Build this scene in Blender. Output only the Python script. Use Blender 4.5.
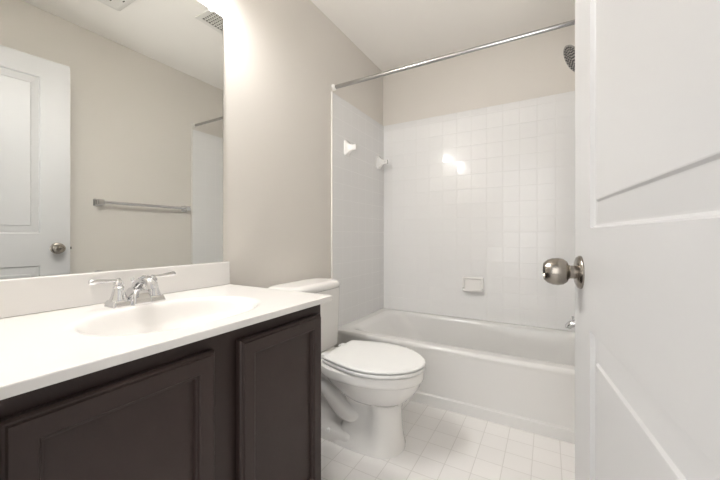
import bpy, bmesh, math, random
from math import pi, sin, cos, radians
from mathutils import Vector, Matrix

for o in list(bpy.data.objects):
    bpy.data.objects.remove(o)
S = bpy.context.scene
COL = S.collection
random.seed(3)

# ------------------------------------------------------------------ camera, world, exposure
cam_d = bpy.data.cameras.new('camera')
cam_d.sensor_width = 36.0
cam_d.lens = 327.78 / 720 * 36.0
cam_d.shift_y = -4.08 / 720
cam_d.clip_start = 0.01
cam = bpy.data.objects.new('camera', cam_d)
COL.objects.link(cam)
cam.location = (1.2453, 0.0, 0.9615)
cam.rotation_euler = (radians(90), 0, 0.5212)
S.camera = cam

S.view_settings.view_transform = 'Standard'
S.view_settings.look = 'None'
S.view_settings.gamma = 1.0
S.view_settings.use_curve_mapping = False
S.view_settings.exposure = 0.68

BULB_STRENGTH = 270.0
HALL_POWER = 12.0
WORLD_STRENGTH = 0.45
FILL_POWER = 21.0

world = bpy.data.worlds.new('world')
S.world = world
world.use_nodes = True
bg = world.node_tree.nodes['Background']
bg.inputs[0].default_value = (1.0, 0.985, 0.96, 1)
bg.inputs[1].default_value = WORLD_STRENGTH

# daylight / hall light coming in through the open doorway behind the camera
hl = bpy.data.lights.new('hall_light', 'AREA')
hl.shape = 'RECTANGLE'
hl.size = 1.3
hl.size_y = 1.9
hl.energy = HALL_POWER
hl.color = (1.0, 0.985, 0.965)
hlo = bpy.data.objects.new('hall_light', hl)
COL.objects.link(hlo)
hlo.location = (1.0, -1.3, 1.35)
hlo.rotation_euler = (radians(90), 0, 0)

# added fill spot, bounced off the ceiling to even out the brightness
fl = bpy.data.lights.new('bounce_fill', 'SPOT')
fl.energy = FILL_POWER
fl.color = (1.0, 0.99, 0.975)
fl.spot_size = radians(74)
fl.spot_blend = 0.9
fl.shadow_soft_size = 0.22
flo = bpy.data.objects.new('bounce_fill', fl)
COL.objects.link(flo)
flo.location = (0.98, 0.30, 1.15)
flo.rotation_euler = (Vector((0.75, 1.95, 2.40)) - Vector(flo.location)).to_track_quat('-Z', 'Y').to_euler()

# ------------------------------------------------------------------ room numbers (metres)
W, YB, YN, CEIL = 1.524, 2.574, 0.115, 2.384
YT, ZRIM, ZTILE = 1.807, 0.338, 1.9136
ZC, ZB, YC = 0.747, 0.8444, 0.9757

# ------------------------------------------------------------------ materials
def mat(name, col, rough=0.5, metal=0.0, coat=0.0, spec=0.5, noise=0.0, nscale=8.0, bump=0.0, bscale=60.0):
    m = bpy.data.materials.new(name)
    m.use_nodes = True
    nt = m.node_tree
    b = nt.nodes['Principled BSDF']
    b.inputs['Base Color'].default_value = (*col, 1)
    b.inputs['Roughness'].default_value = rough
    b.inputs['Metallic'].default_value = metal
    b.inputs['Coat Weight'].default_value = coat
    b.inputs['Coat Roughness'].default_value = 0.05
    b.inputs['Specular IOR Level'].default_value = spec
    tc = nt.nodes.new('ShaderNodeTexCoord')
    if noise:
        n = nt.nodes.new('ShaderNodeTexNoise')
        n.inputs['Scale'].default_value = nscale
        n.inputs['Detail'].default_value = 4
        nt.links.new(tc.outputs['Object'], n.inputs['Vector'])
        mx = nt.nodes.new('ShaderNodeMix')
        mx.data_type = 'RGBA'
        mx.inputs[6].default_value = (*[c * (1 - noise) for c in col], 1)
        mx.inputs[7].default_value = (*[min(1, c * (1 + noise)) for c in col], 1)
        nt.links.new(n.outputs['Fac'], mx.inputs[0])
        nt.links.new(mx.outputs[2], b.inputs['Base Color'])
    if bump:
        n2 = nt.nodes.new('ShaderNodeTexNoise')
        n2.inputs['Scale'].default_value = bscale
        n2.inputs['Detail'].default_value = 3
        nt.links.new(tc.outputs['Object'], n2.inputs['Vector'])
        bp = nt.nodes.new('ShaderNodeBump')
        bp.inputs['Strength'].default_value = bump
        bp.inputs['Distance'].default_value = 0.002
        nt.links.new(n2.outputs['Fac'], bp.inputs['Height'])
        nt.links.new(bp.outputs['Normal'], b.inputs['Normal'])
    return m


def tile_mat(name, col, grout, axes, pitch, phase, rough, gw=0.0022, tilt=0.012, var=0.02, bdist=0.0012):
    """square tiles with a recessed grout line; every tile leans a hair its own way"""
    m = bpy.data.materials.new(name)
    m.use_nodes = True
    nt = m.node_tree
    L = nt.links
    b = nt.nodes['Principled BSDF']
    b.inputs['Roughness'].default_value = rough
    tc = nt.nodes.new('ShaderNodeTexCoord')
    sp = nt.nodes.new('ShaderNodeSeparateXYZ')
    L.new(tc.outputs['Object'], sp.inputs[0])

    def mth(op, a, bb=None, c=None):
        n = nt.nodes.new('ShaderNodeMath')
        n.operation = op
        for i, v in enumerate((a, bb, c)):
            if v is None:
                continue
            if isinstance(v, (int, float)):
                n.inputs[i].default_value = v
            else:
                L.new(v, n.inputs[i])
        return n.outputs[0]
    cells, dists = [], []
    for k in range(2):
        q = mth('DIVIDE', mth('SUBTRACT', sp.outputs[axes[k]], phase[k]), pitch[k])
        cells.append(mth('FLOOR', q))
        fr = mth('FRACT', q)
        dists.append(mth('MULTIPLY', mth('MINIMUM', fr, mth('SUBTRACT', 1.0, fr)), pitch[k]))
    d = mth('MINIMUM', dists[0], dists[1])
    mr = nt.nodes.new('ShaderNodeMapRange')
    mr.interpolation_type = 'SMOOTHSTEP'
    mr.inputs['From Min'].default_value = gw * 0.35
    mr.inputs['From Max'].default_value = gw
    L.new(d, mr.inputs['Value'])
    cb = nt.nodes.new('ShaderNodeCombineXYZ')
    L.new(cells[0], cb.inputs[0])
    L.new(cells[1], cb.inputs[1])
    wn = nt.nodes.new('ShaderNodeTexWhiteNoise')
    wn.noise_dimensions = '2D'
    L.new(cb.outputs[0], wn.inputs['Vector'])
    # colour of each tile
    mv = nt.nodes.new('ShaderNodeMix')
    mv.data_type = 'RGBA'
    mv.inputs[6].default_value = (*[c * (1 - var) for c in col], 1)
    mv.inputs[7].default_value = (*[c * (1 + var) for c in col], 1)
    L.new(wn.outputs['Value'], mv.inputs[0])
    mg = nt.nodes.new('ShaderNodeMix')
    mg.data_type = 'RGBA'
    mg.inputs[6].default_value = (*grout, 1)
    L.new(mr.outputs[0], mg.inputs[0])
    L.new(mv.outputs[2], mg.inputs[7])
    L.new(mg.outputs[2], b.inputs['Base Color'])
    # grout is rougher than the glaze
    rr = nt.nodes.new('ShaderNodeMapRange')
    rr.inputs['To Min'].default_value = 0.7
    rr.inputs['To Max'].default_value = rough
    L.new(mr.outputs[0], rr.inputs['Value'])
    L.new(rr.outputs[0], b.inputs['Roughness'])
    # lean of each tile + recessed grout
    ns = nt.nodes.new('ShaderNodeVectorMath')
    ns.operation = 'SUBTRACT'
    ns.inputs[1].default_value = (0.5, 0.5, 0.5)
    L.new(wn.outputs['Color'], ns.inputs[0])
    nsc = nt.nodes.new('ShaderNodeVectorMath')
    nsc.operation = 'SCALE'
    nsc.inputs['Scale'].default_value = tilt
    L.new(ns.outputs[0], nsc.inputs[0])
    bp = nt.nodes.new('ShaderNodeBump')
    bp.inputs['Strength'].default_value = 0.5
    bp.inputs['Distance'].default_value = bdist
    L.new(mr.outputs[0], bp.inputs['Height'])
    ad = nt.nodes.new('ShaderNodeVectorMath')
    L.new(bp.outputs[0], ad.inputs[0])
    L.new(nsc.outputs[0], ad.inputs[1])
    nm = nt.nodes.new('ShaderNodeVectorMath')
    nm.operation = 'NORMALIZE'
    L.new(ad.outputs[0], nm.inputs[0])
    L.new(nm.outputs[0], b.inputs['Normal'])
    return m


M = {}
M['wall'] = mat('greige_wall_paint', (0.735, 0.70, 0.65), 0.75, noise=0.012, nscale=3, bump=0.06, bscale=180)
M['ceiling'] = mat('ceiling_paint', (0.91, 0.88, 0.835), 0.85, noise=0.01, nscale=4, bump=0.06, bscale=150)
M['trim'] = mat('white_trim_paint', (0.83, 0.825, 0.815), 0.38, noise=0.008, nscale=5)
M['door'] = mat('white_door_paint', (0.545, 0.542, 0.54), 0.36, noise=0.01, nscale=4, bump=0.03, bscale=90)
M['tub'] = mat('white_tub_enamel', (0.73, 0.722, 0.705), 0.14, noise=0.006, nscale=4)
M['china'] = mat('white_china', (0.86, 0.845, 0.82), 0.10, noise=0.006, nscale=5)
M['seat'] = mat('white_seat_plastic', (0.88, 0.88, 0.865), 0.16, noise=0.005, nscale=6)
M['marble'] = mat('cultured_marble', (0.80, 0.78, 0.755), 0.16, noise=0.01, nscale=5)
M['wood'] = mat('espresso_wood', (0.038, 0.0245, 0.022), 0.42, spec=0.35, noise=0.16, nscale=14, bump=0.05, bscale=90)
M['wood_dark'] = mat('espresso_recess', (0.02, 0.015, 0.014), 0.6, noise=0.1, nscale=12)
M['chrome'] = mat('chrome', (0.74, 0.74, 0.75), 0.06, metal=1, noise=0.02, nscale=20)
M['rod'] = mat('brushed_rod', (0.46, 0.455, 0.45), 0.2, metal=1, noise=0.03, nscale=30)
M['nickel'] = mat('satin_nickel', (0.33, 0.30, 0.265), 0.24, metal=1, noise=0.05, nscale=30)
M['plastic'] = mat('white_plastic', (0.78, 0.76, 0.72), 0.45, noise=0.01, nscale=10)
M['dark'] = mat('dark_recess', (0.04, 0.038, 0.036), 0.8, noise=0.1, nscale=20)
M['grey_rubber'] = mat('grey_rubber', (0.07, 0.07, 0.07), 0.6, noise=0.1, nscale=40)
M['clip'] = mat('clear_plastic_clip', (0.85, 0.86, 0.86), 0.15, noise=0.01, nscale=30)
M['mirror'] = mat('mirror_silver', (0.78, 0.79, 0.772), 0.004, metal=1)
M['mirror_edge'] = mat('mirror_edge', (0.42, 0.45, 0.43), 0.25, noise=0.05, nscale=20)
TP = 0.1093
TC, TG = (0.84, 0.835, 0.828), (0.79, 0.783, 0.77)
M['tile_back'] = tile_mat('white_glazed_tile_back', TC, TG, (0, 2), (TP, TP), (0.5245, 1.538), 0.15, tilt=0.05, var=0.004, bdist=0.0022)
M['tile_side'] = tile_mat('white_glazed_tile_side', TC, (0.825, 0.82, 0.812), (1, 2), (TP, TP), (YB - 0.004, 1.538), 0.14, var=0.003, tilt=0.004, bdist=0.0006)
M['tile_floor'] = tile_mat('white_floor_tile', (0.89, 0.872, 0.855), (0.74, 0.72, 0.695), (0, 1), (0.1065, 0.1065), (0.760, 1.482), 0.34, gw=0.0024, tilt=0.004, var=0.015, bdist=0.0008)

# bulb and glass shade
mb = bpy.data.materials.new('lit_bulb')
mb.use_nodes = True
nt = mb.node_tree
nt.nodes.remove(nt.nodes['Principled BSDF'])
em = nt.nodes.new('ShaderNodeEmission')
em.inputs[0].default_value = (1.0, 0.98, 0.96, 1)
em.inputs[1].default_value = BULB_STRENGTH
nt.links.new(em.outputs[0], nt.nodes['Material Output'].inputs[0])
M['bulb'] = mb
ms = bpy.data.materials.new('frosted_glass_shade')
ms.use_nodes = True
nt = ms.node_tree
nt.nodes.remove(nt.nodes['Principled BSDF'])
df = nt.nodes.new('ShaderNodeBsdfDiffuse')
tr = nt.nodes.new('ShaderNodeBsdfTranslucent')
for n_ in (df, tr):
    n_.inputs[0].default_value = (0.93, 0.925, 0.91, 1)
mx_ = nt.nodes.new('ShaderNodeMixShader')
mx_.inputs[0].default_value = 0.62
nt.links.new(df.outputs[0], mx_.inputs[1])
nt.links.new(tr.outputs[0], mx_.inputs[2])
nt.links.new(mx_.outputs[0], nt.nodes['Material Output'].inputs[0])
M['shade'] = ms


# ------------------------------------------------------------------ helpers
def obj(name, bm, m, parent=None, smooth=True, ang=35):
    me = bpy.data.meshes.new(name)
    bmesh.ops.recalc_face_normals(bm, faces=bm.faces)
    bm.to_mesh(me)
    bm.free()
    if m is not None:
        me.materials.append(M[m] if isinstance(m, str) else m)
    if smooth:
        me.polygons.foreach_set('use_smooth', [True] * len(me.polygons))
        me.set_sharp_from_angle(angle=radians(ang))
    o = bpy.data.objects.new(name, me)
    COL.objects.link(o)
    if smooth:
        wn = o.modifiers.new('weighted_normal', 'WEIGHTED_NORMAL')
        wn.keep_sharp = True
    if parent is not None:
        o.parent = parent
    return o


def thing(name, label, cat, loc=(0, 0, 0), rz=0.0, group=None):
    o = bpy.data.objects.new(name, None)
    COL.objects.link(o)
    o.empty_display_size = 0.05
    o.location = loc
    o.rotation_euler = (0, 0, rz)
    o['label'] = label
    o['category'] = cat
    if group:
        o['group'] = group
    return o


def structure(o, label=None):
    o['kind'] = 'structure'
    if label:
        o['label'] = label
    return o


def add_box(bm, lo, hi, bev=0.0, seg=2):
    vs = [bm.verts.new((x, y, z)) for x in (lo[0], hi[0]) for y in (lo[1], hi[1]) for z in (lo[2], hi[2])]
    fs = [(0, 1, 3, 2), (4, 6, 7, 5), (0, 4, 5, 1), (2, 3, 7, 6), (0, 2, 6, 4), (1, 5, 7, 3)]
    faces = [bm.faces.new([vs[i] for i in f]) for f in fs]
    if bev > 0:
        es = set()
        for f in faces:
            es.update(f.edges)
        bmesh.ops.bevel(bm, geom=list(es), offset=bev, segments=seg, profile=0.5, affect='EDGES')
    return bm


def box(lo, hi, bev=0.0, seg=2):
    return add_box(bmesh.new(), lo, hi, bev, seg)


def loft(bm, rings, closed=True, cap0=True, cap1=True):
    R = [[bm.verts.new(p) for p in r] for r in rings]
    n = len(R[0])
    for a, b in zip(R, R[1:]):
        for i in range(n if closed else n - 1):
            j = (i + 1) % n
            bm.faces.new((a[i], a[j], b[j], b[i]))
    if cap0:
        bm.faces.new(R[0][::-1])
    if cap1:
        bm.faces.new(R[-1])
    return bm


def frame_of(d):
    d = Vector(d).normalized()
    u = d.cross(Vector((0, 0, 1)))
    if u.length < 1e-4:
        u = Vector((1, 0, 0))
    u.normalize()
    return u, d.cross(u).normalized(), d


def lathe(bm, prof, origin, axis, n=32, cap0=True, cap1=True):
    """prof: list of (radius, distance along axis)"""
    u, v, d = frame_of(axis)
    o = Vector(origin)
    rings = []
    for r, t in prof:
        rings.append([o + d * t + u * (r * cos(2 * pi * i / n)) + v * (r * sin(2 * pi * i / n)) for i in range(n)])
    return loft(bm, rings, True, cap0, cap1)


def tube(bm, pts, rad, n=16, cap=True):
    pts = [Vector(p) for p in pts]
    rings = []
    u = None
    for i, p in enumerate(pts):
        t = (pts[min(i + 1, len(pts) - 1)] - pts[max(i - 1, 0)]).normalized()
        if u is None:
            u = frame_of(t)[0]
        u = (u - t * u.dot(t)).normalized()
        v = t.cross(u)
        r = rad[i] if isinstance(rad, (list, tuple)) else rad
        rings.append([p + u * (r * cos(2 * pi * k / n)) + v * (r * sin(2 * pi * k / n)) for k in range(n)])
    return loft(bm, rings, True, cap, cap)


def rrect(cx, cy, hx, hy, r, z, n=8):
    """rounded rectangle ring in the xy plane"""
    r = min(r, hx - 1e-4, hy - 1e-4)
    out = []
    for k, (sx, sy) in enumerate(((1, 1), (-1, 1), (-1, -1), (1, -1))):
        for i in range(n + 1):
            a = pi / 2 * (k + i / n)
            out.append(Vector((cx + sx * (hx - r) + r * cos(a), cy + sy * (hy - r) + r * sin(a), z)))
    return out


def sphere(bm, c, r, sc=(1, 1, 1), n=24):
    mtx = Matrix.Translation(c) @ Matrix.Diagonal((*sc, 1))
    bmesh.ops.create_uvsphere(bm, u_segments=n, v_segments=n // 2, radius=r, matrix=mtx)
    return bm


def dup(root, label=None):
    r = root.copy()
    COL.objects.link(r)
    if label:
        r['label'] = label
    for ch in list(root.children):
        c = ch.copy()
        COL.objects.link(c)
        c.parent = r
        for g in list(ch.children):
            d = g.copy()
            COL.objects.link(d)
            d.parent = c
    return r


# ------------------------------------------------------------------ the setting
TH = 0.1
structure(obj('floor', box((-TH, -1.6, -0.08), (W + TH, YB + TH, 0)), 'tile_floor'))
structure(obj('ceiling', box((-TH, -0.0, CEIL), (W + TH, YB + TH, CEIL + 0.08)), 'ceiling'))
wl = structure(obj('wall_left', box((-TH, 0.0, 0), (0, YB + TH, CEIL)), 'wall'))
wb = structure(obj('wall_back', box((0, YB, 0), (W, YB + TH, CEIL)), 'wall'))
wr = structure(obj('wall_right', box((W, 0.0, 0), (W + TH, YB + TH, CEIL)), 'wall'))
# front wall with the doorway the photograph looks through
DX0, DX1, DZ = 0.63, 1.392, 2.012
bm = bmesh.new()
add_box(bm, (0, 0.0, 0), (DX0, YN, CEIL))
add_box(bm, (DX1, 0.0, 0), (W, YN, CEIL))
add_box(bm, (DX0, 0.0, DZ), (DX1, YN, CEIL))
structure(obj('wall_front', bm, 'wall', smooth=False))

# glazed tile on the three walls round the tub (with a slim bullnose end)
TT = 0.009
YE = YT - 0.018
bm = box((0, YE, ZRIM), (TT, YB, ZTILE), 0.003)
tl = obj('tile_surround', bm, 'tile_side', wl)
tb = obj('tile_surround', box((TT, YB - TT, ZRIM - 0.006), (W - TT, YB, ZTILE), 0.0015), 'tile_back', wb)
tr_ = obj('tile_surround', box((W - TT, YE, ZRIM), (W, YB, ZTILE), 0.003), 'tile_side', wr)
bm = bmesh.new()
tube(bm, [(0.0045, YE - 0.001, 0.006), (0.0045, YE - 0.001, ZTILE)], 0.006, 10)
obj('tile_edging', bm, 'plastic', wl)
bm = bmesh.new()
tube(bm, [(W - 0.0045, YE - 0.001, 0.006), (W - 0.0045, YE - 0.001, ZTILE)], 0.006, 10)
obj('tile_edging', bm, 'plastic', wr)

# baseboards
structure(obj('baseboard_left', box((0, 0.985, 0), (0.012, YE - 0.010, 0.085), 0.004), 'trim'))
structure(obj('baseboard_right', box((W - 0.012, YN + 0.02, 0), (W, YE - 0.010, 0.085), 0.004), 'trim'))
# door lining and casing
bm = bmesh.new()
add_box(bm, (DX0, -0.005, 0), (DX0 + 0.012, YN + 0.002, DZ), 0.002)
add_box(bm, (DX1 - 0.010, -0.005, 0), (DX1, YN + 0.002, DZ), 0.002)
add_box(bm, (DX0 + 0.012, -0.005, DZ - 0.012), (DX1 - 0.010, YN + 0.002, DZ), 0.002)
structure(obj('trim_1', bm, 'trim'))
bm = bmesh.new()
add_box(bm, (DX0 - 0.05, YN, 0.0), (DX0, YN + 0.011, DZ + 0.055), 0.004)
add_box(bm, (DX1, YN, 0.0), (DX1 + 0.055, YN + 0.011, DZ + 0.055), 0.004)
add_box(bm, (DX0, YN, DZ), (DX1, YN + 0.011, DZ + 0.055), 0.004)
structure(obj('trim_2', bm, 'trim'))

# ------------------------------------------------------------------ door
A = radians(6.46)
DW = 0.733
HX, HY = 1.296 + DW * sin(A), 0.854 - DW * cos(A)
ZD0, ZD1, DT = 0.012, 1.992, 0.035
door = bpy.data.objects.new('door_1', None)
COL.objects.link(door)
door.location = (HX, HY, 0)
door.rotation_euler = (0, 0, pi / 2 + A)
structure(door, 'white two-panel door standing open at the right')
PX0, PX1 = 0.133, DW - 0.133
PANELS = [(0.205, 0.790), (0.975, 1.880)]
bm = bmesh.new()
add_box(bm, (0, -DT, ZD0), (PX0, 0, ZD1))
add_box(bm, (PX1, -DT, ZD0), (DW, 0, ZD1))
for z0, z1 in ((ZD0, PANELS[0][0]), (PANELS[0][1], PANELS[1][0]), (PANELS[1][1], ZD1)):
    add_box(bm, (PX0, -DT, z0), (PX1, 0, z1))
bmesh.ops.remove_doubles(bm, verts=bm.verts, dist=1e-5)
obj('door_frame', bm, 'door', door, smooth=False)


def ring_rect(x0, x1, z0, z1, ins, y):
    ix = ins * 0.84
    return [Vector((x0 + ix, y, z0 + ins)), Vector((x1 - ix, y, z0 + ins)),
            Vector((x1 - ix, y, z1 - ins)), Vector((x0 + ix, y, z1 - ins))]


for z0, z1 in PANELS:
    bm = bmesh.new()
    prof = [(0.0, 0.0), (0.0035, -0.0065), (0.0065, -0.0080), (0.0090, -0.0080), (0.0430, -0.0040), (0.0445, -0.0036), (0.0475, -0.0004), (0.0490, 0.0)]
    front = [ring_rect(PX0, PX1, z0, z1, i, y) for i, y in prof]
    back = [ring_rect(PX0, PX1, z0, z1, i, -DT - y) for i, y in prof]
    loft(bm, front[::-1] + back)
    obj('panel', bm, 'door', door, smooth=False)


def door_knob(side):
    """side +1: bathroom face"""
    kx, kz = DW - 0.058, 0.888
    y0 = 0.0 if side > 0 else -DT
    bm = bmesh.new()
    lathe(bm, [(0.0135, 0.004), (0.0132, 0.018), (0.0150, 0.0215), (0.0215, 0.0245), (0.0262, 0.031), (0.0280, 0.040), (0.0272, 0.050),
               (0.0240, 0.0585), (0.0180, 0.0655), (0.0168, 0.0655), (0.0155, 0.0630), (0.0075, 0.0630)], (kx, y0, kz), (0, side, 0), 40)
    k = obj('door_knob', bm, 'nickel', door)
    k['label'] = 'satin nickel door knob'
    bm = bmesh.new()
    lathe(bm, [(0.0335, 0.0), (0.0335, 0.003), (0.031, 0.0065), (0.0255, 0.009), (0.0175, 0.010), (0.0125, 0.011)], (kx, y0, kz), (0, side, 0), 40)
    obj('rosette', bm, 'nickel', k)
    bm = bmesh.new()
    lathe(bm, [(0.0042, 0.0625), (0.0042, 0.0665), (0.003, 0.0675)], (kx, y0, kz), (0, side, 0), 16)
    obj('lock_button', bm, 'dark', k)


door_knob(1)
door_knob(-1)
lp = obj('latch_plate', box((DW - 0.0005, -DT / 2 - 0.012, 0.858), (DW + 0.0015, -DT / 2 + 0.012, 0.918), 0.0005), 'nickel', door)
lp['label'] = 'satin nickel latch plate on the door edge'
obj('latch_bolt', box((DW + 0.0015, -DT / 2 - 0.006, 0.880), (DW + 0.010, -DT / 2 + 0.006, 0.896), 0.002), 'nickel', lp)
for hz in (0.25, 1.0, 1.75):
    bm = bmesh.new()
    lathe(bm, [(0.0055, -0.045), (0.0055, 0.045)], (-0.006, 0.004, hz), (0, 0, 1), 14)
    add_box(bm, (-0.0015, -0.028, hz - 0.044), (0.0, 0.002, hz + 0.044))
    obj('hinge', bm, 'nickel', door)

# ------------------------------------------------------------------ bathtub
tub = thing('bathtub', 'white alcove bathtub with plain apron between tiled walls', 'bathtub', (W / 2, (YT + YB - TT - 0.0002) / 2, 0))
YBT = YB - TT - 0.0002
hx, hy = W / 2 - 0.002, (YBT - YT) / 2
yo = 0.0


def ring(x_in, y0in, y1in, r, z, n=8, left=0.0):
    # rectangle shrunk by x_in at both ends, y0in at the front, y1in at the back
    cyl = (y0in - y1in) / 2
    return rrect(left / 2, cyl, hx - x_in - left / 2, hy - (y0in + y1in) / 2, r, z, n)


bm = bmesh.new()
rings = [ring(0, -0.000, 0, 0.002, 0.0), ring(0, -0.000, 0, 0.002, 0.052), ring(0, 0.002, 0, 0.002, 0.057), ring(0, 0.011, 0, 0.002, 0.060),
         ring(0, 0.013, 0, 0.002, 0.066),
         ring(0, 0.010, 0, 0.002, 0.20), ring(0, 0.006, 0, 0.002, 0.295), ring(0, 0.001, 0, 0.004, 0.312), ring(0, 0.0, 0, 0.005, 0.322),
         ring(0.0, 0.003, 0, 0.006, 0.331), ring(0.002, 0.010, 0.001, 0.008, 0.3365), ring(0.004, 0.018, 0.002, 0.01, ZRIM),
         ring(0.060, 0.066, 0.036, 0.07, ZRIM), ring(0.072, 0.076, 0.044, 0.09, 0.335), ring(0.082, 0.084, 0.052, 0.11, 0.327, 8, 0.012),
         ring(0.092, 0.090, 0.058, 0.12, 0.310, 8, 0.03), ring(0.115, 0.104, 0.072, 0.13, 0.22, 8, 0.09), ring(0.140, 0.120, 0.088, 0.14, 0.12, 8, 0.16),
         ring(0.165, 0.140, 0.110, 0.14, 0.075, 8, 0.20), ring(0.215, 0.185, 0.155, 0.12, 0.055, 8, 0.22)]
loft(bm, rings)
obj('tub_shell', bm, 'tub', tub, ang=50)
bm = bmesh.new()
lathe(bm, [(0.034, 0.0), (0.034, 0.003), (0.028, 0.005)], (hx - 0.30, 0.0, 0.055), (0, 0, 1), 24)
obj('drain', bm, 'chrome', tub)

# tub spout and shower head on the right tiled wall
YS = 2.19
sp = thing('tub_spout', 'small chrome tub spout with lift knob, low on the right tiled wall', 'tub spout', (W - TT, YS, 0.475))
bm = bmesh.new()
prof = []
for i, (x, zz, r) in enumerate([(0.0, 0.0, 0.026), (-0.006, 0.0, 0.026), (-0.012, 0.0, 0.023), (-0.06, 0.0, 0.022), (-0.11, -0.001, 0.021), (-0.14, -0.004, 0.0205),
                                (-0.160, -0.011, 0.019), (-0.170, -0.022, 0.017), (-0.172, -0.034, 0.0155)]):
    prof.append(((x, 0, zz), r))
tube(bm, [p for p, _ in prof], [r for _, r in prof], 20)
obj('spout_body', bm, 'chrome', sp)
bm = bmesh.new()
lathe(bm, [(0.003, 0.012), (0.003, 0.030), (0.0065, 0.032), (0.0075, 0.037), (0.0055, 0.042)], (-0.150, 0, -0.006), (0, 0, 1), 14)
obj('lift_knob', bm, 'chrome', sp)

sh = thing('overhead_shower', 'round chrome overhead shower on a bent arm, high on the right wall', 'shower', (W, YS, 1.975))
bm = bmesh.new()
lathe(bm, [(0.030, 0.0), (0.030, 0.002), (0.022, 0.007), (0.012, 0.010)], (0, 0, 0.03), (-1, 0, 0), 24)
obj('flange', bm, 'chrome', sh)
bm = bmesh.new()
tube(bm, [(0, 0, 0.03), (-0.03, 0, 0.031), (-0.06, 0, 0.030), (-0.085, 0, 0.022), (-0.105, 0, 0.009), (-0.118, 0, -0.004)], 0.0095, 14)
obj('shower_arm', bm, 'chrome', sh)
hd = Vector((-0.84, -0.17, -0.50)).normalized()
ho = Vector((-0.111, 0, 0.002))
bm = bmesh.new()
lathe(bm, [(0.011, 0.0), (0.015, 0.008), (0.016, 0.016), (0.011, 0.022), (0.014, 0.028), (0.045, 0.040), (0.075, 0.047), (0.084, 0.051), (0.0845, 0.056),
           (0.082, 0.0585), (0.077, 0.0575)], ho, hd, 40)
hb = obj('head', bm, 'rod', sh)
bm = bmesh.new()
u_, v_, d_ = frame_of(hd)
for rr, cnt in ((0.012, 4), (0.027, 9), (0.042, 14), (0.057, 19), (0.070, 23)):
    for i in range(cnt):
        a = 2 * pi * i / cnt + rr * 40
        lathe(bm, [(0.0046, 0.056), (0.0042, 0.0605), (0.002, 0.0615)], ho + u_ * rr * cos(a) + v_ * rr * sin(a), hd, 8)
nz = obj('nozzles', bm, 'grey_rubber', hb)
nz['kind'] = 'stuff'
nz['label'] = 'dark rubber nozzles'

# ------------------------------------------------------------------ shower curtain rod
ZROD = 1.952
rod = thing('shower_curtain_rod', 'straight metal shower curtain rod across the tub alcove', 'curtain rod', (0, YT + 0.004, ZROD))
bm = bmesh.new()
tube(bm, [(0.006, 0, 0), (0.80, 0, 0)], 0.0125, 20)
tube(bm, [(0.80, 0, 0), (W - 0.006, 0, 0)], 0.0108, 20)
obj('rod', bm, 'rod', rod)
for x0, s in ((0.0, 1), (W, -1)):
    bm = bmesh.new()
    lathe(bm, [(0.021, 0.0), (0.021, 0.004), (0.019, 0.012), (0.0155, 0.020), (0.0128, 0.021)], (x0, 0, 0), (s, 0, 0), 24)
    e = obj('end_cap', bm, 'plastic', rod)
    e['label'] = 'white plastic end cap'

# ------------------------------------------------------------------ ceramic towel-bar posts on the left tile, bar missing
def ceramic_post(y, z, label):
    t = thing('ceramic_towel_bar_post', label, 'towel bar post', (TT, y, z), 0, 'pair of ceramic posts on the left tiled wall')
    bm = bmesh.new()
    rg = []
    for x, h in ((0.0, 0.054), (0.007, 0.054), (0.010, 0.051), (0.016, 0.041), (0.026, 0.031), (0.040, 0.0225), (0.056, 0.0185), (0.076, 0.0185), (0.082, 0.0170), (0.084, 0.013)):
        rg.append([Vector((x, p.x, p.y)) for p in rrect(0, 0, h * 0.62, h, h * 0.30, 0, 4)])
    loft(bm, rg)
    obj('post', bm, 'china', t)
    bm = bmesh.new()
    lathe(bm, [(0.009, 0.0), (0.009, 0.001)], (0.066, 0.0, 0.0), (0, 1, 0), 16)
    for v in bm.verts:
        v.co.y += 0.0108 if y < 2.2 else -0.0118
    obj('bar_socket', bm, 'tub', t)
    return t


ceramic_post(1.962, 1.580, 'white ceramic towel bar post on left tile, the nearer one, nothing on it')
ceramic_post(2.465, 1.576, 'white ceramic towel bar post on left tile, close to the back corner')

# ------------------------------------------------------------------ ceramic soap dish on the back tile
sd = thing('soap_dish', 'white ceramic soap dish set in the back tiled wall', 'soap dish', (0.754, YB - TT, 0.598))
bm = bmesh.new()
hw, hh = 0.078, 0.054
R0 = lambda ax, az, y, r: [Vector((p.x, y, p.y)) for p in rrect(0, 0, ax, az, r, 0, 5)]
loft(bm, [R0(hw, hh, 0.0, 0.012), R0(hw, hh, -0.007, 0.012), R0(hw - 0.004, hh - 0.004, -0.012, 0.012), R0(hw - 0.012, hh - 0.012, -0.013, 0.010),
          R0(hw - 0.016, hh - 0.016, -0.009, 0.010), R0(hw - 0.020, hh - 0.020, -0.003, 0.010)])
obj('dish_frame', bm, 'china', sd)
bm = bmesh.new()
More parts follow.
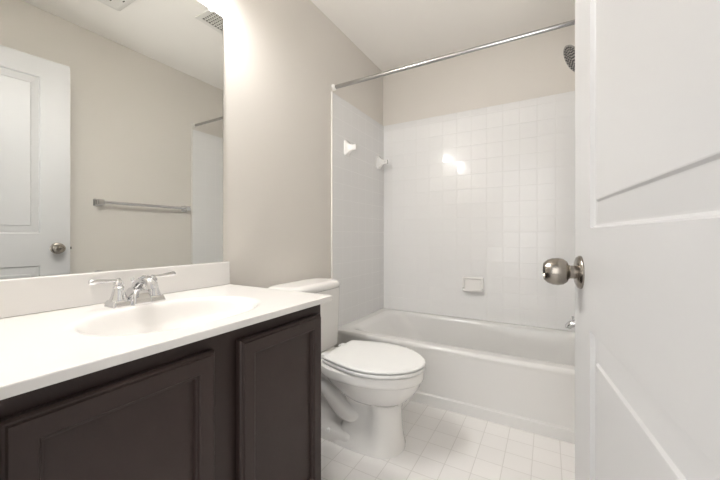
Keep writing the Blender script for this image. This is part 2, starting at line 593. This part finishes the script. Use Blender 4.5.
# protruding tray with a raised lip
n = 18
prof_o, prof_i = [], []
for i in range(n + 1):
    a = pi * i / n
    prof_o.append((-(hw - 0.004) * cos(a) * (1.0 if True else 1), -0.006 - 0.052 * (sin(a) ** 0.45)))
    prof_i.append((-(hw - 0.016) * cos(a), -0.006 - 0.040 * (sin(a) ** 0.45)))
def lay(pts, z, dz=0.0):
    return [Vector((x, y, z)) for x, y in pts]
loft(bm, [lay([(x * 0.93, -0.004 + (y + 0.004) * 0.80) for x, y in prof_o], -hh + 0.002), lay([(x * 0.985, -0.004 + (y + 0.004) * 0.95) for x, y in prof_o], -hh + 0.008), lay(prof_o, -hh + 0.020),
          lay([(x * 0.985, -0.004 + (y + 0.004) * 0.97) for x, y in prof_o], -hh + 0.026), lay(prof_i, -hh + 0.023), lay([(x * 0.92, -0.004 + (y + 0.004) * 0.9) for x, y in prof_i], -hh + 0.014)], True, True, True)
obj('tray', bm, 'china', sd)

# ------------------------------------------------------------------ vanity
CY0, CY1, CX = 0.135, 0.9525, 0.534
CYM = 0.5435
van = thing('vanity_cabinet', 'espresso-brown two-door bathroom vanity cabinet under the white top', 'vanity cabinet', (0, CYM, 0))
ct = ZC - 0.0205
bm = bmesh.new()
y0, y1 = CY0 - CYM, CY1 - CYM
add_box(bm, (0.0, y0, 0.0), (CX - 0.019, y0 + 0.016, ct))
add_box(bm, (0.0, y1 - 0.016, 0.0), (CX - 0.019, y1, ct))
add_box(bm, (0.0, y0 + 0.016, 0.085), (CX - 0.019, y1 - 0.016, 0.101))
add_box(bm, (0.0, y0 + 0.016, 0.101), (0.006, y1 - 0.016, ct))
obj('carcass', bm, 'wood', van, smooth=False)
bm = bmesh.new()
zf0 = 0.085
st = 0.040
add_box(bm, (CX - 0.019, y0, zf0), (CX, y0 + st, ct))
add_box(bm, (CX - 0.019, y1 - st, zf0), (CX, y1, ct))
add_box(bm, (CX - 0.019, -0.048, zf0), (CX, 0.048, ct))
for a_, b_ in ((y0 + st, -0.048), (0.048, y1 - st)):
    add_box(bm, (CX - 0.019, a_, ct - 0.05), (CX, b_, ct))
    add_box(bm, (CX - 0.019, a_, zf0), (CX, b_, zf0 + 0.035))
bmesh.ops.remove_doubles(bm, verts=bm.verts, dist=1e-5)
obj('face_frame', bm, 'wood', van, smooth=False)
obj('toe_kick', box((CX - 0.085, y0 + 0.016, 0), (CX - 0.069, y1 - 0.016, 0.085)), 'wood_dark', van)


def cab_door(ya, yb, za, zb):
    fw, th = 0.052, 0.019
    bm = bmesh.new()
    x0 = CX + 0.0055
    prof = [(0.0, 0.0), (0.0, 0.014), (0.0035, 0.0185), (0.0065, 0.0195), (0.009, 0.0245), (fw - 0.011, 0.0245), (fw - 0.008, 0.0225), (fw - 0.006, 0.0180), (fw - 0.002, 0.0170), (fw, 0.0095)]
    rg = [[Vector((x0 + d, ya + i, za + i)), Vector((x0 + d, yb - i, za + i)), Vector((x0 + d, yb - i, zb - i)), Vector((x0 + d, ya + i, zb - i))] for i, d in prof]
    loft(bm, rg, True, True, False)
    d = obj('door', bm, 'wood', van, smooth=False)
    bm = bmesh.new()
    i = fw
    add_box(bm, (x0 + 0.004, ya + i - 0.0005, za + i - 0.0005), (x0 + 0.0097, yb - i + 0.0005, zb - i + 0.0005))
    obj('door_panel', bm, 'wood', d, smooth=False)
    return d


ZD_T, ZD_B = 0.690, 0.098
cab_door(0.150 - CYM, 0.506 - CYM, ZD_B, ZD_T)
cab_door(0.580 - CYM, 0.925 - CYM, ZD_B, ZD_T)

# countertop with integral oval basin
top = thing('vanity_countertop', 'glossy white vanity top with integral oval basin and backsplash', 'countertop', (0, CYM, ZC))
ty0, ty1 = 0.131 - CYM, YC - CYM
DC = 0.567
bx, by, ax_, ay_ = 0.333, 0.012, 0.168, 0.226
bm = bmesh.new()


def basin(x, y):
    q = (abs((x - bx) / ax_) ** 2.2 + abs((y - by) / ay_) ** 2.2) ** (1 / 2.2)
    if q >= 1.08:
        return 0.0
    t = max(0.0, min(1.0, (1.08 - q) / 0.22))
    edge = t * t * (3 - 2 * t)
    return -(0.020 * edge + 0.105 * max(0.0, 1 - q * q) ** 0.75 * edge)


NX, NY = 96, 140
rgrid = []
er = 0.006
xs = [DC * i / NX for i in range(NX + 1)]
ys = [ty0 + (ty1 - ty0) * j / NY for j in range(NY + 1)]
G = [[bm.verts.new((x, y, basin(x, y))) for y in ys] for x in xs]
for i in range(NX):
    for j in range(NY):
        bm.faces.new((G[i][j], G[i + 1][j], G[i + 1][j + 1], G[i][j + 1]))
# rounded nose along front and right end, then the edge face and underside
peri = [G[i][0] for i in range(NX + 1)] + [G[NX][j] for j in range(1, NY + 1)] + [G[i][NY] for i in range(NX - 1, -1, -1)] + [G[0][j] for j in range(NY - 1, 0, -1)]


def off(v, d, z):
    x, y = v.co.x, v.co.y
    if x > DC - 1e-5: x += d
    if y > ty1 - 1e-5: y += d
    if y < ty0 + 1e-5: y -= d * 0.2
    return Vector((x, y, z))


prev = peri
for d, z in ((0.0012, -0.0004), (0.0024, -0.0018), (0.0029, -0.0036), (0.0029, -0.0170), (0.0020, -0.0193), (0.0, -0.0202)):
    cur = [bm.verts.new(off(v, d, z)) for v in peri]
    for k in range(len(peri)):
        j = (k + 1) % len(peri)
        bm.faces.new((prev[k], prev[j], cur[j], cur[k]))
    prev = cur
obj('countertop', bm, 'marble', top, ang=60)
obj('backsplash', box((0.0, ty0, 0.0005), (0.020, ty1, ZB - ZC + 0.003), 0.0035, 3), 'marble', top)
bm = bmesh.new()
lathe(bm, [(0.021, -0.1245), (0.021, -0.1215), (0.017, -0.1205), (0.013, -0.1225)], (bx, by, 0), (0, 0, 1), 24)
obj('drain', bm, 'chrome', top)

# ------------------------------------------------------------------ faucet
FY = 0.5525
fa = thing('basin_faucet', 'chrome two-lever basin faucet on the white vanity top', 'faucet', (0.104, FY, ZC))
bm = bmesh.new()
loft(bm, [rrect(0, 0, 0.032, 0.0770, 0.007, 0.0), rrect(0, 0, 0.032, 0.0770, 0.007, 0.005), rrect(0, 0, 0.0295, 0.0745, 0.007, 0.014), rrect(0, 0, 0.0285, 0.0735, 0.006, 0.016), rrect(0, 0, 0.0265, 0.0715, 0.006, 0.0190)])
obj('base_plate', bm, 'chrome', fa)
for s in (-1, 1):
    bm = bmesh.new()
    yc = s * 0.0500
    lathe(bm, [(0.0245, 0.017), (0.0245, 0.021), (0.0225, 0.024), (0.0200, 0.031), (0.0165, 0.043), (0.0145, 0.054), (0.0148, 0.058), (0.0125, 0.060), (0.0120, 0.064), (0.0138, 0.066), (0.0138, 0.070), (0.0115, 0.075), (0.0070, 0.079), (0.0055, 0.084), (0.0030, 0.0855)],
          (0, yc, 0), (0, 0, 1), 28)
    h = obj('handle', bm, 'chrome', fa)
    bm = bmesh.new()
    dirv = Vector((0.10 if s < 0 else -0.05, s, 0.05)).normalized()
    p0 = Vector((0, yc, 0.078))
    pts = [p0 + dirv * t for t in (0.0, 0.012, 0.020, 0.05, 0.066, 0.074, 0.078)]
    tube(bm, pts, [0.0052, 0.0052, 0.0046, 0.0068, 0.0080, 0.0078, 0.0050], 14)
    obj('lever', bm, 'chrome', h)
bm = bmesh.new()
loft(bm, [rrect(0.008, 0, 0.037, 0.027, 0.006, 0.001, 4), rrect(0.008, 0, 0.037, 0.027, 0.006, 0.012, 4), rrect(0.006, 0, 0.033, 0.0235, 0.006, 0.030, 4), rrect(0.003, 0, 0.027, 0.0195, 0.007, 0.044, 4), rrect(0.001, 0, 0.020, 0.015, 0.007, 0.050, 4)])
tube(bm, [(-0.014, 0, 0.020), (-0.008, 0, 0.038), (0.006, 0, 0.056), (0.024, 0, 0.070), (0.046, 0, 0.079), (0.066, 0, 0.078), (0.080, 0, 0.071), (0.087, 0, 0.061), (0.089, 0, 0.052)],
     [0.0165, 0.0150, 0.0140, 0.0132, 0.0130, 0.0134, 0.0142, 0.0150, 0.0145], 20)
obj('spout', bm, 'chrome', fa)
bm = bmesh.new()
tube(bm, [(-0.022, 0.0, 0.017), (-0.022, 0.0, 0.068)], 0.0026, 10)
lathe(bm, [(0.003, 0.066), (0.0058, 0.069), (0.0062, 0.075), (0.0042, 0.080)], (-0.022, 0, 0), (0, 0, 1), 14)
obj('lift_rod', bm, 'chrome', fa)

# ------------------------------------------------------------------ mirror
MY0, MY1, MZ0, MZ1 = 0.150, 0.949, ZB + 0.004, 1.921
mi = thing('wall_mirror', 'large frameless mirror on the left wall above the backsplash', 'mirror', (0, (MY0 + MY1) / 2, MZ0))
hm, hz_ = (MY1 - MY0) / 2, MZ1 - MZ0
bm = box((0.001, -hm, 0), (0.006, hm, hz_))
mo = obj('mirror_glass', bm, 'mirror_edge', mi, smooth=False)
mo.data.materials.append(M['mirror'])
for p in mo.data.polygons:
    if p.normal.x > 0.9:
        p.material_index = 1
for yy, zz, s in ((hm - 0.062, hz_, 1), (-hm + 0.062, hz_, 1)):
    bm = bmesh.new()
    add_box(bm, (0.0, yy - 0.009, zz - 0.010), (0.0095, yy + 0.009, zz + 0.016), 0.002)
    c = obj('mirror_clip', bm, 'clip', mi)
    bm = bmesh.new()
    lathe(bm, [(0.0035, 0.0), (0.003, 0.0015)], (0.0095, yy, zz + 0.009), (1, 0, 0), 12)
    obj('screw', bm, 'nickel', c)

# ------------------------------------------------------------------ vanity light above the mirror
VY, VZ = 0.545, 2.135
vl = thing('vanity_light', 'chrome vanity light bar with three frosted shades above the mirror', 'wall light', (0, VY, VZ))
bm = bmesh.new()
add_box(bm, (0.0, -0.29, -0.045), (0.022, 0.29, 0.045), 0.006)
obj('back_plate', bm, 'chrome', vl)
for yy in (-0.22, 0.0, 0.22):
    bm = bmesh.new()
    tube(bm, [(0.018, yy, 0.0), (0.06, yy, 0.012), (0.10, yy, 0.012), (0.118, yy, 0.0), (0.122, yy, -0.012)], 0.008, 12)
    lathe(bm, [(0.012, 0.0), (0.012, 0.028)], (0.122, yy, -0.035), (0, 0, 1), 20)
    for k in range(3):
        a = 2 * pi * k / 3 + 0.5
        tube(bm, [(0.122, yy, -0.022), (0.122 + 0.047 * cos(a), yy + 0.047 * sin(a), -0.032)], 0.002, 6)
    h = obj('lamp_arm', bm, 'chrome', vl)
    bm = bmesh.new()
    lathe(bm, [(0.046, -0.030), (0.049, -0.050), (0.055, -0.075), (0.062, -0.096), (0.0605, -0.0965), (0.0535, -0.076), (0.0475, -0.050), (0.0445, -0.030)], (0.122, yy, 0), (0, 0, 1), 32, False, False)
    obj('lamp_shade', bm, 'shade', h)
    bm = bmesh.new()
    sphere(bm, (0.122, yy, -0.078), 0.032, (1, 1, 1.05), 20)
    obj('bulb', bm, 'bulb', h)

# ------------------------------------------------------------------ toilet
TY = 1.372
to = thing('toilet', 'white two-piece toilet with closed lid between vanity and tub', 'toilet', (0, TY, 0))


def egg(xb, xf, w, z, n=40, pw=2.0, back=0.55):
    """plan outline: rounded front, squarer back; widest a bit behind the middle"""
    out = []
    xm = xb + (xf - xb) * 0.47
    for i in range(n):
        a = 2 * pi * i / n
        c, s = cos(a), sin(a)
        if c >= 0:
            x = xm + (xf - xm) * (abs(c) ** (2 / pw))
            y = w * (abs(s) ** (2 / pw)) * (1 if s >= 0 else -1)
        else:
            e = 2 / 3.2
            x = xm - (xm - xb) * (abs(c) ** e)
            y = w * (abs(s) ** (1.0 if False else 2 / 2.4)) * (1 if s >= 0 else -1)
        out.append(Vector((x, y, z)))
    return out


bm = bmesh.new()
loft(bm, [egg(0.43, 0.650, 0.060, 0.196), egg(0.418, 0.672, 0.088, 0.206), egg(0.395, 0.702, 0.116, 0.230), egg(0.355, 0.732, 0.143, 0.262), egg(0.32, 0.752, 0.162, 0.292), egg(0.297, 0.760, 0.170, 0.318), egg(0.292, 0.764, 0.174, 0.322), egg(0.280, 0.770, 0.181, 0.326), egg(0.278, 0.772, 0.182, 0.334),
          egg(0.278, 0.772, 0.182, 0.362), egg(0.282, 0.768, 0.178, 0.368)])


def foot(xb, xf, wr, ww, wf, z):
    # pedestal outline: rear flank, drawn-in waist, full rounded column at the front
    k = [(0.0, 0.0), (0.0, 0.5 * wr), (0.02, 0.82 * wr), (0.08, 0.97 * wr), (0.16, wr), (0.26, wr * 0.8 + ww * 0.2), (0.36, wr * 0.35 + ww * 0.65), (0.44, ww), (0.52, ww * 0.75 + wf * 0.25),
         (0.60, ww * 0.3 + wf * 0.7), (0.68, wf), (0.76, 0.975 * wf), (0.84, 0.87 * wf), (0.91, 0.70 * wf), (0.96, 0.48 * wf), (0.99, 0.24 * wf), (1.0, 0.0)]
    h = [Vector((xb + (xf - xb) * t, w, z)) for t, w in k]
    return h + [Vector((p.x, -p.y, z)) for p in h[-2:0:-1]]


loft(bm, [foot(0.36, 0.684, 0.117, 0.119, 0.113, 0.0), foot(0.36, 0.684, 0.117, 0.119, 0.113, 0.010), foot(0.366, 0.679, 0.110, 0.110, 0.107, 0.030), foot(0.380, 0.674, 0.092, 0.088, 0.099, 0.060), foot(0.395, 0.671, 0.078, 0.070, 0.093, 0.095),
          foot(0.405, 0.669, 0.070, 0.060, 0.090, 0.135), foot(0.41, 0.669, 0.068, 0.057, 0.090, 0.170), foot(0.405, 0.674, 0.072, 0.064, 0.094, 0.200), foot(0.40, 0.690, 0.085, 0.085, 0.105, 0.222)])
# rear body / trapway housing joined to the bowl
loft(bm, [rrect(0.30, 0, 0.19, 0.112, 0.05, 0.0), rrect(0.30, 0, 0.19, 0.113, 0.05, 0.035), rrect(0.30, 0, 0.185, 0.104, 0.05, 0.050), rrect(0.29, 0, 0.165, 0.070, 0.05, 0.075), rrect(0.28, 0, 0.155, 0.060, 0.045, 0.16),
          rrect(0.26, 0, 0.17, 0.075, 0.045, 0.24), rrect(0.22, 0, 0.19, 0.112, 0.05, 0.295), rrect(0.205, 0, 0.195, 0.135, 0.05, 0.325), rrect(0.20, 0, 0.195, 0.140, 0.05, 0.340), rrect(0.20, 0, 0.19, 0.136, 0.05, 0.345)])
for s in (-1, 1):
    # the S-shaped trapway that shows as a relief on each side
    pts = [(0.50, s * 0.012, 0.135), (0.46, s * 0.040, 0.125), (0.42, s * 0.060, 0.135), (0.380, s * 0.072, 0.170), (0.340, s * 0.074, 0.222), (0.29, s * 0.072, 0.262), (0.235, s * 0.070, 0.262),
           (0.195, s * 0.068, 0.215), (0.185, s * 0.066, 0.15), (0.190, s * 0.064, 0.09), (0.20, s * 0.062, 0.03)]
    # smooth the path
    P_ = [Vector(p) for p in pts]
    for _ in range(2):
        Q = [P_[0]]
        for a, b in zip(P_, P_[1:]):
            Q += [a * 0.75 + b * 0.25, a * 0.25 + b * 0.75]
        Q.append(P_[-1])
        P_ = Q
    tube(bm, P_, [0.030 + 0.014 * min(1, k / 8) for k in range(len(P_))], 20)
obj('bowl', bm, 'china', to, ang=60)
for s in (-1, 1):
    bm = bmesh.new()
    lathe(bm, [(0.013, 0.0), (0.013, 0.008), (0.009, 0.015), (0.003, 0.0175)], (0.345, s * 0.1005, 0.0365), (0, 0, 1), 18)
    obj('bolt_cap', bm, 'seat', to)


def seat_ring(xb, xf, w, z):
    # nearly straight back edge, sides that swell towards the middle, egg-pointed front
    k = [(0.0, 0.0), (0.0, 0.35), (0.0, 0.66), (0.012, 0.72), (0.05, 0.765), (0.14, 0.835), (0.26, 0.925), (0.38, 0.985), (0.48, 1.0), (0.58, 0.985), (0.68, 0.92),
         (0.78, 0.80), (0.86, 0.655), (0.92, 0.505), (0.965, 0.335), (0.99, 0.175), (1.0, 0.0)]
    half = [Vector((xb + (xf - xb) * t, w * h, z)) for t, h in k]
    return half + [Vector((p.x, -p.y, z)) for p in half[-2:0:-1]]


bm = bmesh.new()
sb, sf, sw = 0.327, 0.780, 0.186
loft(bm, [seat_ring(sb + .005, sf - 0.008, sw - 0.006, 0.3695), seat_ring(sb + .001, sf - 0.002, sw - 0.001, 0.3735), seat_ring(sb, sf, sw, 0.380), seat_ring(sb + .001, sf - 0.002, sw - 0.001, 0.3855), seat_ring(sb + .004, sf - 0.006, sw - 0.004, 0.3875)])
obj('seat', bm, 'seat', to, ang=60)
bm = bmesh.new()
loft(bm, [seat_ring(sb + .004, sf - 0.008, sw - 0.006, 0.3905), seat_ring(sb, sf - 0.002, sw - 0.001, 0.3925), seat_ring(sb, sf, sw, 0.3965), seat_ring(sb + .002, sf - 0.003, sw - 0.002, 0.4010), seat_ring(sb + .007, sf - 0.012, sw - 0.009, 0.4040),
          seat_ring(sb + .03, sf - 0.06, sw - 0.045, 0.4065), seat_ring(sb + .10, sf - 0.16, sw - 0.11, 0.408)])
obj('lid', bm, 'seat', to, ang=60)
for s in (-1, 1):
    bm = bmesh.new()
    add_box(bm, (0.292, s * 0.075 - 0.022, 0.3655), (0.338, s * 0.075 + 0.022, 0.393), 0.006, 3)
    obj('hinge', bm, 'seat', to)
TXM = 0.122
bm = bmesh.new()
loft(bm, [rrect(TXM, 0, 0.082, 0.190, 0.03, 0.3465), rrect(TXM, 0, 0.086, 0.196, 0.03, 0.352), rrect(TXM, 0, 0.090, 0.203, 0.03, 0.48), rrect(TXM, 0, 0.094, 0.210, 0.03, 0.670)])
tk = obj('tank', bm, 'china', to)
bm = bmesh.new()
loft(bm, [rrect(TXM, 0, 0.096, 0.214, 0.07, 0.6705), rrect(TXM, 0, 0.105, 0.225, 0.08, 0.675), rrect(TXM, 0, 0.1085, 0.231, 0.085, 0.684), rrect(TXM, 0, 0.108, 0.230, 0.085, 0.693), rrect(TXM, 0, 0.103, 0.224, 0.085, 0.703),
          rrect(TXM, 0, 0.092, 0.211, 0.08, 0.710), rrect(TXM, 0, 0.065, 0.175, 0.06, 0.714)])
obj('tank_lid', bm, 'china', to, ang=50)
bm = bmesh.new()
lathe(bm, [(0.012, 0.0), (0.012, 0.008), (0.008, 0.012), (0.008, 0.018)], (TXM + 0.091, -0.155, 0.625), (1, 0, 0), 18)
tube(bm, [(TXM + 0.106, -0.158, 0.625), (TXM + 0.110, -0.12, 0.622), (TXM + 0.110, -0.085, 0.617)], [0.006, 0.005, 0.007], 12)
obj('flush_lever', bm, 'chrome', to)

# ------------------------------------------------------------------ towel bar on the right wall (seen in the mirror)
TBZ = 1.198
tw = thing('towel_bar', 'chrome towel bar with square posts on right wall, reflected in mirror', 'towel bar', (W, 1.40, TBZ))
TL = 0.318
bm = bmesh.new()
tube(bm, [(-0.052, -TL, 0), (-0.052, TL, 0)], 0.0115, 16)
obj('bar', bm, 'chrome', tw)
for s in (-1, 1):
    bm = bmesh.new()
    rg = []
    for x, h in ((0.0, 0.025), (-0.006, 0.025), (-0.010, 0.019), (-0.016, 0.0165), (-0.036, 0.0165), (-0.040, 0.0185), (-0.064, 0.0185), (-0.067, 0.0155)):
        rg.append([Vector((x, s * TL + p.x, p.y)) for p in rrect(0, 0, h, h, 0.003, 0, 3)])
    loft(bm, rg)
    obj('post', bm, 'chrome', tw)

# ------------------------------------------------------------------ ceiling register and exhaust fan (seen in the mirror)
vr = thing('ceiling_vent', 'square-grid air register on the ceiling, near the mirror reflection top corner', 'vent', (0.62, 1.415, CEIL))
hxv, hyv = 0.105, 0.075
bm = bmesh.new()
fwv = 0.030
for lo, hi in (((-hxv - fwv, -hyv - fwv, -0.007), (hxv + fwv, -hyv, 0)), ((-hxv - fwv, hyv, -0.007), (hxv + fwv, hyv + fwv, 0)),
               ((-hxv - fwv, -hyv, -0.007), (-hxv, hyv, 0)), ((hxv, -hyv, -0.007), (hxv + fwv, hyv, 0))):
    add_box(bm, lo, hi)
obj('vent_frame', bm, 'plastic', vr, smooth=False)
obj('vent_duct', box((-hxv, -hyv, -0.0015), (hxv, hyv, 0)), 'dark', vr, smooth=False)
bm = bmesh.new()
for i in range(1, 11):
    x = -hxv + 2 * hxv * i / 11
    add_box(bm, (x - 0.003, -hyv, -0.006), (x + 0.003, hyv, -0.0015))
for i in range(1, 7):
    y = -hyv + 2 * hyv * i / 7
    add_box(bm, (-hxv, y - 0.003, -0.0058), (hxv, y + 0.003, -0.0016))
obj('vent_grille', bm, 'plastic', vr, smooth=False)

ef = thing('exhaust_fan', 'square white exhaust fan grille on the ceiling over the room', 'exhaust fan', (0.958, 0.885, CEIL))
hf = 0.152
bm = bmesh.new()
loft(bm, [rrect(0, 0, hf, hf, 0.01, 0.0, 3), rrect(0, 0, hf, hf, 0.01, -0.008, 3), rrect(0, 0, hf - 0.012, hf - 0.012, 0.01, -0.018, 3), rrect(0, 0, hf - 0.035, hf - 0.035, 0.01, -0.021, 3)])
obj('fan_cover', bm, 'plastic', ef)
bm = bmesh.new()
for i in range(7):
    y = -0.065 + 0.13 * i / 6
    add_box(bm, (-0.07, y - 0.004, -0.0225), (0.07, y + 0.004, -0.0205))
add_box(bm, (0.0, 0.108, -0.0223), (0.018, 0.114, -0.0205))
obj('fan_slots', bm, 'dark', ef, smooth=False)
